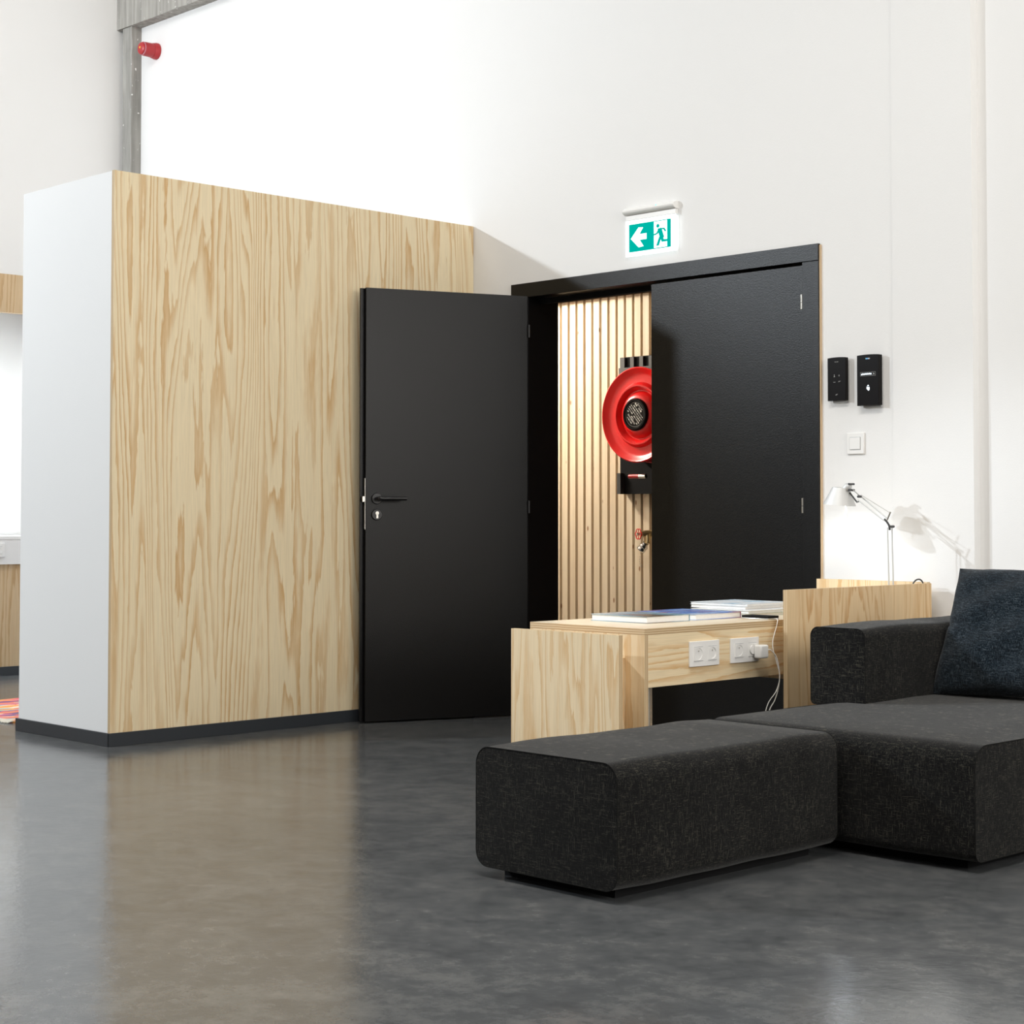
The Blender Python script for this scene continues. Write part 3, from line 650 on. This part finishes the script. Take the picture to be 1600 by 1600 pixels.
MBr = [(RX + 0.068 * math.cos(2 * PI * j / 64), yl, RZ + 0.068 * math.sin(2 * PI * j / 64)) for j in range(65)]
lab.tube(MBr, 0.0008, ICOND, 4, cap=False)
rr = random.Random(11); ca_, sa_ = math.cos(-0.85), math.sin(-0.85)
IC2 = plain('printed_white', (0.62, 0.62, 0.60), 0.5)
for row in range(-4, 5):
    vv = row * 0.0132; half = math.sqrt(max(0.0, 0.060 ** 2 - vv * vv)); uu = -half
    big = row in (-3, 3)
    while uu < half - 0.004:
        wl = rr.uniform(0.005, 0.016); hh_ = 0.0095 if big else 0.0058
        if row in (0, 1) or rr.random() < 0.8:
            q = [(uu, vv), (min(uu + wl, half), vv), (min(uu + wl, half), vv + hh_), (uu, vv + hh_)]
            lab.poly([(RX + a * ca_ - c * sa_, yl, RZ + a * sa_ + c * ca_) for a, c in q], (0, -1, 0), 0.0004, IC2 if rr.random() < 0.6 else ICOND)
        uu += wl + 0.0032
lab.build('hub_label', hr, label='black and white printed label on the hub')
m = MB(); m.tube([(-6.625, 7.34, 1.197), (-6.55, 7.34, 1.197)], 0.012, REDD, 14); m.build('hose_guide', hr, smooth=True)
m = MB(); m.tube([(-6.549, 7.34, 1.197), (-6.50, 7.34, 1.197)], 0.0125, CHROME, 14); m.build('guide_sleeve', hr, smooth=True, label='chrome sleeve')

vx, vy, vz = -6.575, 7.36, 0.872   # hand wheel centre
va = root('hydrant_valve', (-6.50, 7.45, 0.76), 'brass valve with red handwheel and steel coupling under the hose reel', 'valve')
ax = Vector((-0.25, -0.968, 0.0)); wu = Vector((0.968, -0.25, 0)); wz = Vector((0, 0, 1)); c0 = Vector((vx, vy, vz))
m = MB(); lob = 6
pts = [c0 + (wu * math.cos(a) + wz * math.sin(a)) * (0.026 + 0.0045 * abs(math.cos(lob / 2 * a))) for a in [2 * PI * j / 72 for j in range(73)]]
m.tube(pts, 0.0030, RED, 8, cap=False)
for j in range(lob // 1):
    a = 2 * PI * j / lob + PI / lob; m.tube([c0 + (wu * math.cos(a) + wz * math.sin(a)) * 0.006, c0 + (wu * math.cos(a) + wz * math.sin(a)) * 0.026], 0.0022, RED, 6)
m.build('handwheel', va, smooth=True, label='red lobed handwheel')
MB().lathe(c0 + ax * 0.006, -ax, [(0, 0), (0, 0.007), (0.010, 0.007), (0.012, 0.004), (0.03, 0.004)], STEEL, 14).build('wheel_nut', va, smooth=True)
m = MB(); m.lathe(c0 - ax * 0.022, -ax, [(0, 0.0), (0, 0.014), (0.010, 0.016), (0.016, 0.020), (0.040, 0.022), (0.06, 0.022), (0.062, 0.0)], BRASS, 24)
bc = c0 - ax * 0.055
m.tube([bc, bc + Vector((0.01, -0.005, -0.03)), bc + Vector((0.012, -0.01, -0.055))], [0.020, 0.019, 0.018], BRASS, 20)
m.build('valve_body', va, smooth=True)
MB().tube([bc, bc + Vector((0.03, 0.04, 0)), (bc.x + 0.05, 7.499, bc.z)], 0.016, BRASS, 16).build('supply_pipe', va, smooth=True)
cc = bc + Vector((0.004, -0.01, -0.050)); cx_ = Vector((-0.45, -0.35, -0.82)).normalized()
MB().lathe(cc, cx_, [(0, 0.016), (0.006, 0.022), (0.012, 0.017), (0.018, 0.025), (0.028, 0.026), (0.030, 0.021), (0.036, 0.027), (0.050, 0.028), (0.056, 0.022), (0.058, 0.0)], CHROME, 28).build('hose_coupling', va, smooth=True, label='polished steel hose coupling')
m = MB(); ch = spline([cc + cx_ * 0.05, cc + Vector((-0.03, -0.02, -0.10)), cc + Vector((-0.022, -0.02, -0.135)), cc + Vector((-0.012, -0.02, -0.12))], 7)
for i, q in enumerate(ch):
    if i % 2 == 0: m.lathe(q, (1, 0, 0), [(-0.003, 0), (0, 0.003), (0.003, 0)], STEEL, 6)
m.build('chain', va)

# ================================================================== PLYWOOD SIDE TABLE WITH RAISED END
T = root('side_table', (-4.1, 5.1, 0), 'low pine plywood bench table with sockets in its front and raised end panels', 'table')
TX0, TX1, TY0, TY1, TZ = -4.379, -3.842, 4.330, 5.925, 0.600
MB().box(TX0, TX1, TY0, TY1, TZ - 0.021, TZ, PLYTOP, EDGE_Z, 2).build('tabletop', T)
MB().box(TX0 + 0.0002, TX1 - 0.0002, TY0 + 0.0002, TY0 + 0.018, 0.0, TZ - 0.0212, PLYB, EDGE_Y, 1).build('side_panel', T)
MB().box(TX1 - 0.0185, TX1 - 0.0003, TY0 + 0.0185, TY1 - 0.02, 0.405, TZ - 0.0212, PLYH).build('front_apron', T)
MB().box(TX0 + 0.0005, TX0 + 0.0185, TY0 + 0.0185, TY1 - 0.02, 0.405, TZ - 0.0212, PLYH).build('rear_apron', T)
MB().box(TX0 + 0.02, TX1 - 0.02, 5.105, 5.123, 0.385, TZ - 0.0212, PLYT).build('cross_panel', T)
MB().box(TX1 - 0.055, TX1 - 0.022, TY0 + 0.019, TY0 + 0.050, 0.0, TZ - 0.0212, plain('weathered_batten', (0.30, 0.27, 0.23), 0.7, var=0.25, vscale=40)).build('corner_batten', T)
MB().box(-4.336, -3.834, 4.196, 4.214, 0.012, 0.585, PLYB, EDGE_Y, 1).build('end_panel', T)
MB().box(-4.30, -3.93, 4.2145, 4.3295, 0.20, 0.50, PLYB).build('spacer_block', T)
MB().box(-3.788, -3.770, 5.008, 5.935, 0.0, 0.7105, PLYT, EDGE_X, 0).build('tall_side_panel', T)
MB().box(-3.8415, -3.7885, 5.30, 5.335, 0.45, 0.57, PLYT).build('spacer_block', T)
MB().box(-4.318, -3.7885, 5.936, 5.954, 0.0, 0.714, PLYB, EDGE_Y, 1).build('back_panel', T)
s1 = socket('wall_socket', TX1 + 0.0002, 4.632, 0.504, 1.03, 'left double socket plate, empty, on the plywood table front', n=2)
s2 = socket('wall_socket', TX1 + 0.0002, 4.852, 0.504, 1.03, 'right double socket plate with the charger plugged in', n=2)
# charger
ch = root('phone_charger', (-3.80, 4.905, 0.475), 'white cube phone charger plugged into the right socket', 'charger')
MB().box(TX1 + 0.014, TX1 + 0.046, 4.890, 4.936, 0.473, 0.520, WHITE2).build('charger_body', ch, bevel=0.006, seg=3)
MB().lathe((TX1 + 0.0045, 4.889, 0.504), (1, 0, 0), [(0, 0.0), (0, 0.0165), (0.0098, 0.0165), (0.0098, 0.0)], WHITE2, 24).build('plug_base', ch, smooth=True)
MB().box(TX1 + 0.022, TX1 + 0.032, 4.9365, 4.950, 0.498, 0.504, WHITE2).build('cable_plug', ch, bevel=0.001)
m = MB(); m.tube(spline([(TX1 + 0.027, 4.950, 0.501), (-3.812, 4.970, 0.497), (-3.805, 4.992, 0.470), (-3.80, 5.000, 0.420), (-3.80, 4.998, 0.375), (-3.80, 4.975, 0.325), (-3.80, 4.935, 0.270), (-3.79, 4.92, 0.12), (-3.785, 4.93, 0.010)], 8), 0.0019, CABLE, 8)
m.build('charging_cable', ch, smooth=True)
# phone with its own cable
ph = root('smartphone', (-3.90, 5.05, 0.60), 'black smartphone lying on the table edge with a white cable', 'phone')
PH = MB().box(-3.985, -3.862, 5.018, 5.083, 0.6002, 0.6055, STEEL).build('phone_frame', ph, bevel=0.002, label='silver phone edge')
MB().box(-3.984, -3.863, 5.019, 5.082, 0.6056, 0.6135, BLACKM).build('case', ph, bevel=0.0015, seg=2)
m = MB(); m.tube(spline([(-3.861, 5.050, 0.604), (-3.842, 5.045, 0.603), (-3.825, 5.020, 0.585), (-3.818, 4.985, 0.520), (-3.806, 4.992, 0.455), (-3.798, 5.000, 0.405), (-3.795, 4.975, 0.355), (-3.795, 4.922, 0.305), (-3.79, 4.885, 0.20), (-3.785, 4.87, 0.010)], 8), 0.0016, CABLE, 8)
m.build('phone_cable', ph, smooth=True)
# books and magazines on the table
def book(name, xa, xb, ya, yb, z, th, cover, label, cat, group=None, spine='Y1', rz=0.0):
    cx, cy = (xa + xb) / 2, (ya + yb) / 2
    o = root(name, (cx, cy, z), label, cat, group, rz=rz, local=True)
    hx_, hy_ = (xb - xa) / 2, (yb - ya) / 2; t = 0.0022 if th > 0.012 else 0.0006
    MB().box(-hx_, hx_, -hy_, hy_, 0.0003, t, cover).build('back_cover', o)
    MB().box(-hx_, hx_, -hy_, hy_, th - t, th, cover).build('front_cover', o)
    MB().box(-hx_ + 0.003, hx_ - 0.003, -hy_ + 0.003, hy_ - 0.0022, t, th - t, PAGES).build('pages', o)
    MB().box(-hx_, hx_, hy_ - 0.002, hy_, t, th - t, cover).build('spine', o)
    return o
DKB = plain('dark_spine', (0.03, 0.03, 0.04), 0.4)
B1 = printed('cover_seascape', [(0.13, 0.09, 0.05), (0.16, 0.28, 0.36), (0.42, 0.50, 0.54)], (4, 9, 6), seed=2.0)
B2 = printed('cover_blue_red', [(0.36, 0.09, 0.08), (0.10, 0.20, 0.52), (0.40, 0.50, 0.68)], (12, 4, 6), seed=5.0)
B3 = printed('cover_pale_green', [(0.52, 0.64, 0.40), (0.74, 0.80, 0.74)], (9, 5, 6), seed=1.0)
B4 = printed('cover_pale_blue', [(0.45, 0.62, 0.76), (0.80, 0.83, 0.85), (0.74, 0.78, 0.82)], (9, 7, 6), seed=4.0)
B5 = printed('cover_white', [(0.8, 0.8, 0.79), (0.70, 0.73, 0.76)], (6, 7, 6), seed=8.0)
book('book', -4.288, -4.022, 4.545, 4.775, TZ, 0.0245, B1, 'thick hardcover book with a blue and brown cover, nearest the table end', 'book')
book('book', -4.310, -4.028, 4.815, 5.072, TZ, 0.0225, B2, 'hardcover book with a blue and red cover, in the middle of the table', 'book')
book('magazine', -4.300, -4.030, 5.120, 5.400, TZ, 0.0110, B3, 'pale green magazine under the white magazine, nearest the phone', 'magazine')
book('magazine', -4.315, -4.035, 5.126, 5.405, TZ + 0.0112, 0.0105, B5, 'thick white magazine lying on the pale green one', 'magazine')
book('magazine', -4.370, -4.100, 5.190, 5.46, TZ + 0.0219, 0.0115, B5, 'white magazine directly under the pale blue magazine', 'magazine')
book('magazine', -4.376, -4.096, 5.196, 5.47, TZ + 0.0336, 0.0085, B4, 'pale blue magazine on top of the pile', 'magazine')

# desk lamp
LY = 5.80
lp = root('desk_lamp', (-3.86, LY, 0.60), 'slim aluminium articulated desk lamp behind the sofa armrest', 'lamp')
cxs = -4.105
tl = Vector((0.10, 0, 1)).normalized()
sh = MB(); sc0 = Vector((cxs, LY, 1.018))
sh.lathe(sc0, tl, [(0, 0.0640), (0.0, 0.0655), (0.069, 0.0340), (0.070, 0.028), (0.070, 0.0), (0.0685, 0.0), (0.0685, 0.027), (0.0675, 0.0325)], ALU, 48)
sh.build('lamp_shade', lp, smooth=True)
MB().lathe(sc0 + tl * 0.012, tl, [(0, 0.0), (0.0, 0.022), (0.006, 0.028), (0.020, 0.026), (0.034, 0.0)], BULB, 20).build('bulb', lp, smooth=True)
MB().tube([sc0 + Vector((0.032, 0, 0.004)), sc0 + Vector((0.034, 0, -0.052))], 0.0032, WHITE2, 10).build('switch_rod', lp, smooth=True, label='white switch rod')
jh = Vector((-4.052, LY, 1.092))
m = MB(); m.tube([sc0 + tl * 0.055 + Vector((0.02, 0, 0)), sc0 + tl * 0.074 + Vector((0.035, 0, 0)), jh], [0.018, 0.016, 0.010], ALU, 20); m.build('head_socket', lp, smooth=True)
m = MB(); m.tube([jh + Vector((0.004, -0.018, 0.008)), jh + Vector((0.004, 0.018, 0.008))], 0.0042, DARKP, 12); m.tube([jh + Vector((0.004, -0.018, -0.016)), jh + Vector((0.004, 0.018, -0.016))], 0.0048, DARKP, 12); m.build('joint_knob', lp, smooth=True, label='black joint knobs')
j2 = Vector((-4.010, LY, 1.050)); el = Vector((-3.888, LY, 0.955)); e2 = Vector((-3.872, LY, 0.928)); pb = Vector((-3.866, LY, 0.640))
m = MB(); m.tube([jh + Vector((-0.004, 0, -0.026)), j2 + Vector((-0.012, 0, -0.022)), j2 + Vector((0, 0, -0.018))], 0.0034, DARKP, 8); m.tube([jh + Vector((0.008, 0, -0.012)), j2 + Vector((0, 0, 0.004))], 0.0022, CHROME, 8); m.tube([j2 + Vector((0, -0.010, 0)), j2 + Vector((0, 0.010, 0))], 0.005, DARKP, 10)
m.build('head_bracket', lp, smooth=True)
for s_ in (0, 1):
    o_ = Vector((0, 0.012 * (s_ * 2 - 1), 0))
    MB().tube([j2 + o_ + Vector((0, 0, -0.012 + 0.012 * s_)), el + o_ + Vector((0, 0, 0.0 + 0.008 * s_))], 0.0028, ALU, 10).build('upper_arm_rod', lp, smooth=True)
    MB().tube([e2 + o_ + Vector((0.004 * s_, 0, 0)), pb + o_ + Vector((0.004 * s_, 0, 0))], 0.0030, ALU, 10).build('lower_arm_rod', lp, smooth=True)
MB().tube([j2 + Vector((0.008, 0, 0.006)), el + Vector((0.020, 0, 0.030))], 0.0011, STEEL, 6).build('tension_wire', lp, smooth=True)
m = MB(); m.tube([el + Vector((0.006, 0, 0.002)), el + Vector((0.022, 0, 0.034))], 0.0034, STEEL, 10); m.build('spring_lever', lp, smooth=True)
m = MB(); m.tube(spline([el + Vector((-0.006, 0, 0.006)), el + Vector((0.006, 0, -0.006)), e2 + Vector((0, 0, 0.006)), e2 + Vector((0.002, 0, -0.010))], 5), 0.0042, DARKP, 10); m.tube([e2 + Vector((0.011, -0.014, 0.004)), e2 + Vector((0.011, 0.014, 0.004))], 0.005, DARKP, 10)
m.build('elbow_joint', lp, smooth=True, label='dark elbow joint')
MB().lathe((-3.866, LY, 0.6004), (0, 0, 1), [(0, 0.0), (0, 0.045), (0.010, 0.045), (0.014, 0.040), (0.016, 0.012), (0.05, 0.010), (0.05, 0.0)], ALU, 36).build('lamp_base', lp, smooth=True)
# dark cable loop showing behind the tall panel
m = MB(); m.tube(spline([(-3.81, 5.86, 0.6035), (-3.812, 5.862, 0.69), (-3.806, 5.880, 0.722), (-3.797, 5.905, 0.722), (-3.793, 5.915, 0.69), (-3.798, 5.905, 0.6035)], 7), 0.003, DARKP, 8)
m.build('power_cable', label='loop of dark cable standing up behind the tall plywood panel', cat='cable', smooth=True)

# ================================================================== SOFA
def block(name, parent, x0, x1, y0, y1, z0, z1, axis, rt, rb, mat, crown=0.0, bulge=0.004, seam=True, label=None, seed=1):
    """upholstered block: rounded profile extruded along an axis, flat sewn end caps with piping"""
    if axis == 'Y': a0, a1, l0, l1 = x0, x1, y0, y1
    else: a0, a1, l0, l1 = y0, y1, x0, x1
    prof = []
    def arc(cx, cz, rr_, s, e, n=7):
        for k in range(n + 1):
            t = math.radians(s + (e - s) * k / n); prof.append((cx + rr_ * math.cos(t), cz + rr_ * math.sin(t)))
    def seg(p, q, n):
        for k in range(1, n): prof.append((p[0] + (q[0] - p[0]) * k / n, p[1] + (q[1] - p[1]) * k / n))
    arc(a1 - rb, z0 + rb, rb, -90, 0); seg((a1, z0 + rb), (a1, z1 - rt), 6)
    arc(a1 - rt, z1 - rt, rt, 0, 90); seg((a1 - rt, z1), (a0 + rt, z1), 10)
    arc(a0 + rt, z1 - rt, rt, 90, 180); seg((a0, z1 - rt), (a0, z0 + rb), 6)
    arc(a0 + rb, z0 + rb, rb, 180, 270); seg((a0 + rb, z0), (a1 - rb, z0), 8)
    P = len(prof); ca0, cz0 = (a0 + a1) / 2, (z0 + z1) / 2; n = 26; rgn = random.Random(seed)
    ph_ = [rgn.uniform(0, 6.28) for _ in range(6)]
    def wob(a, l, z): return 0.0016 * math.sin(9 * l + ph_[0] + 4 * z) + 0.0012 * math.sin(17 * a + ph_[1] + 7 * l) + 0.0010 * math.sin(23 * l + 13 * z + ph_[2])
    rings = []
    def pt(a, l, z): return (a, l, z) if axis == 'Y' else (l, a, z)
    for i in range(n + 1):
        t = i / n; l = l0 + (l1 - l0) * t; e = min(1, min(t, 1 - t) * 7)
        rg_ = []
        for (a, z) in prof:
            da, dz = a - ca0, z - cz0; L_ = math.hypot(da, dz); k_ = (bulge * e + wob(a, l, z) * e) / L_
            zz = z + dz * k_
            if z > cz0: zz += crown * e * max(0, 1 - (2 * da / (a1 - a0)) ** 2) * ((z - cz0) / (z1 - cz0))
            rg_.append((a + da * k_, l, zz))
        rings.append(rg_)
    V = []; Fc = []
    capsr = [0.0, 0.35, 0.7, 0.93]
    lo = [[(ca0 + (a - ca0) * s, l0 - 0.006 * (1 - s * s), cz0 + (z - cz0) * s) for (a, z) in prof] for s in capsr]
    hi = [[(ca0 + (a - ca0) * s, l1 + 0.006 * (1 - s * s), cz0 + (z - cz0) * s) for (a, z) in prof] for s in capsr[::-1]]
    allr = lo + rings + hi
    for rg_ in allr: V += [pt(*q) for q in rg_]
    for i in range(len(allr) - 1):
        for j in range(P): Fc.append((i * P + j, i * P + (j + 1) % P, (i + 1) * P + (j + 1) % P, (i + 1) * P + j))
    o = MB().add(V, Fc, mat).build(name, parent, smooth=True, label=label)
    if seam:
        for l in (l0, l1):
            MB().tube([pt(a, l, z) for a, z in prof + prof[:1]], 0.0013, SEAM if seam is True else seam, 6, cap=False).build('seam', o, smooth=True)
    return o
ot = root('ottoman', (-3.22, 3.70, 0), 'long charcoal fabric ottoman in front of the sofa seat', 'ottoman')
block('upholstered_block', ot, -3.482, -2.965, 3.238, 4.170, 0.030, 0.350, 'Y', 0.048, 0.042, FAB, crown=0.004, bulge=0.004)
MB().box(-3.435, -3.03, 3.30, 4.12, 0.0, 0.034, BLACKM).build('plinth', ot)
so = root('sofa', (-3.0, 5.0, 0), 'charcoal fabric sofa with a low armrest, against the white wall', 'sofa')
block('seat_cushion', so, -3.482, -2.546, 4.215, 5.83, 0.030, 0.345, 'X', 0.060, 0.030, FAB, crown=0.022, bulge=0.004, seed=4)
block('armrest', so, -3.482, -3.268, 4.752, 5.83, 0.352, 0.606, 'Y', 0.030, 0.015, FAB, crown=0.006, bulge=0.003, seed=6)
block('backrest', so, -3.262, -2.15, 5.375, 5.83, 0.352, 0.606, 'X', 0.030, 0.015, FAB, crown=0.004, bulge=0.003, seed=8)
block('seat_cushion', so, -2.540, -1.60, 4.90, 5.83, 0.030, 0.345, 'X', 0.060, 0.030, FAB, crown=0.015, bulge=0.004, seed=9)
MB().box(-3.43, -2.61, 4.28, 5.78, 0.0, 0.034, BLACKM).build('plinth', so)
MB().box(-2.60, -1.68, 4.98, 5.75, 0.0, 0.034, BLACKM).build('plinth', so)
# cushion leaning on the backrest
def cushion():
    n = 40; wd, hh, th = 0.60, 0.47, 0.075; V = []; Fc = []
    def P(u_, v_, s):
        e = (max(0.0, 1 - abs(u_) ** 3.2) ** 0.55) * (max(0.0, 1 - abs(v_) ** 3.2) ** 0.55)
        pinch = 1 - 0.045 * (1 - (u_ * v_) ** 2) * 0
        cu = u_ * (1 - 0.035 * (1 - abs(v_)) ** 0 * (1 - v_ * v_) * (u_ * u_)); cv = v_ * (1 - 0.035 * (1 - u_ * u_) * (v_ * v_))
        wr = 0.0045 * math.sin(11 * u_ + 5 * v_ + 2) * e + 0.006 * math.sin(5 * u_ - 9 * v_) * e + 0.004 * math.sin(21 * (u_ + 0.35 * v_)) * e * (1 - e * 0.5)
        fold = -0.012 * math.exp(-((v_ + 0.12 + 0.18 * u_) / 0.05) ** 2) * math.exp(-((u_ + 0.85) / 0.25) ** 2)
        return (cu * wd / 2, s * (th * e + 0.004) + (wr + fold) * (1 if s < 0 else 0) * -1, cv * hh / 2)
    for s in (-1, 1):
        for i in range(n + 1):
            for j in range(n + 1): V.append(P(-1 + 2 * i / n, -1 + 2 * j / n, s))
    q = (n + 1) ** 2
    for i in range(n):
        for j in range(n):
            a = i * (n + 1) + j; c = a + n + 1
            Fc.append((a, c, c + 1, a + 1)); Fc.append((q + a, q + a + 1, q + c + 1, q + c))
    edge = [i * (n + 1) for i in range(n + 1)] + [n * (n + 1) + j for j in range(1, n + 1)] + [i * (n + 1) + n for i in range(n - 1, -1, -1)] + [j for j in range(n - 1, 0, -1)]
    for k in range(len(edge)):
        a, c = edge[k], edge[(k + 1) % len(edge)]; Fc.append((a, c, c + q, a + q))
    lean = math.radians(-27)
    R_ = Matrix.Rotation(lean, 3, 'X') @ Matrix.Rotation(math.radians(-1.5), 3, 'Y')
    base = Vector((-2.985, 5.262, 0.586))
    return MB().add([base + R_ @ Vector(v) for v in V], Fc, FABB)
cushion().build('cushion', label='large blue-black woven cushion leaning in the sofa corner', cat='cushion', smooth=True)
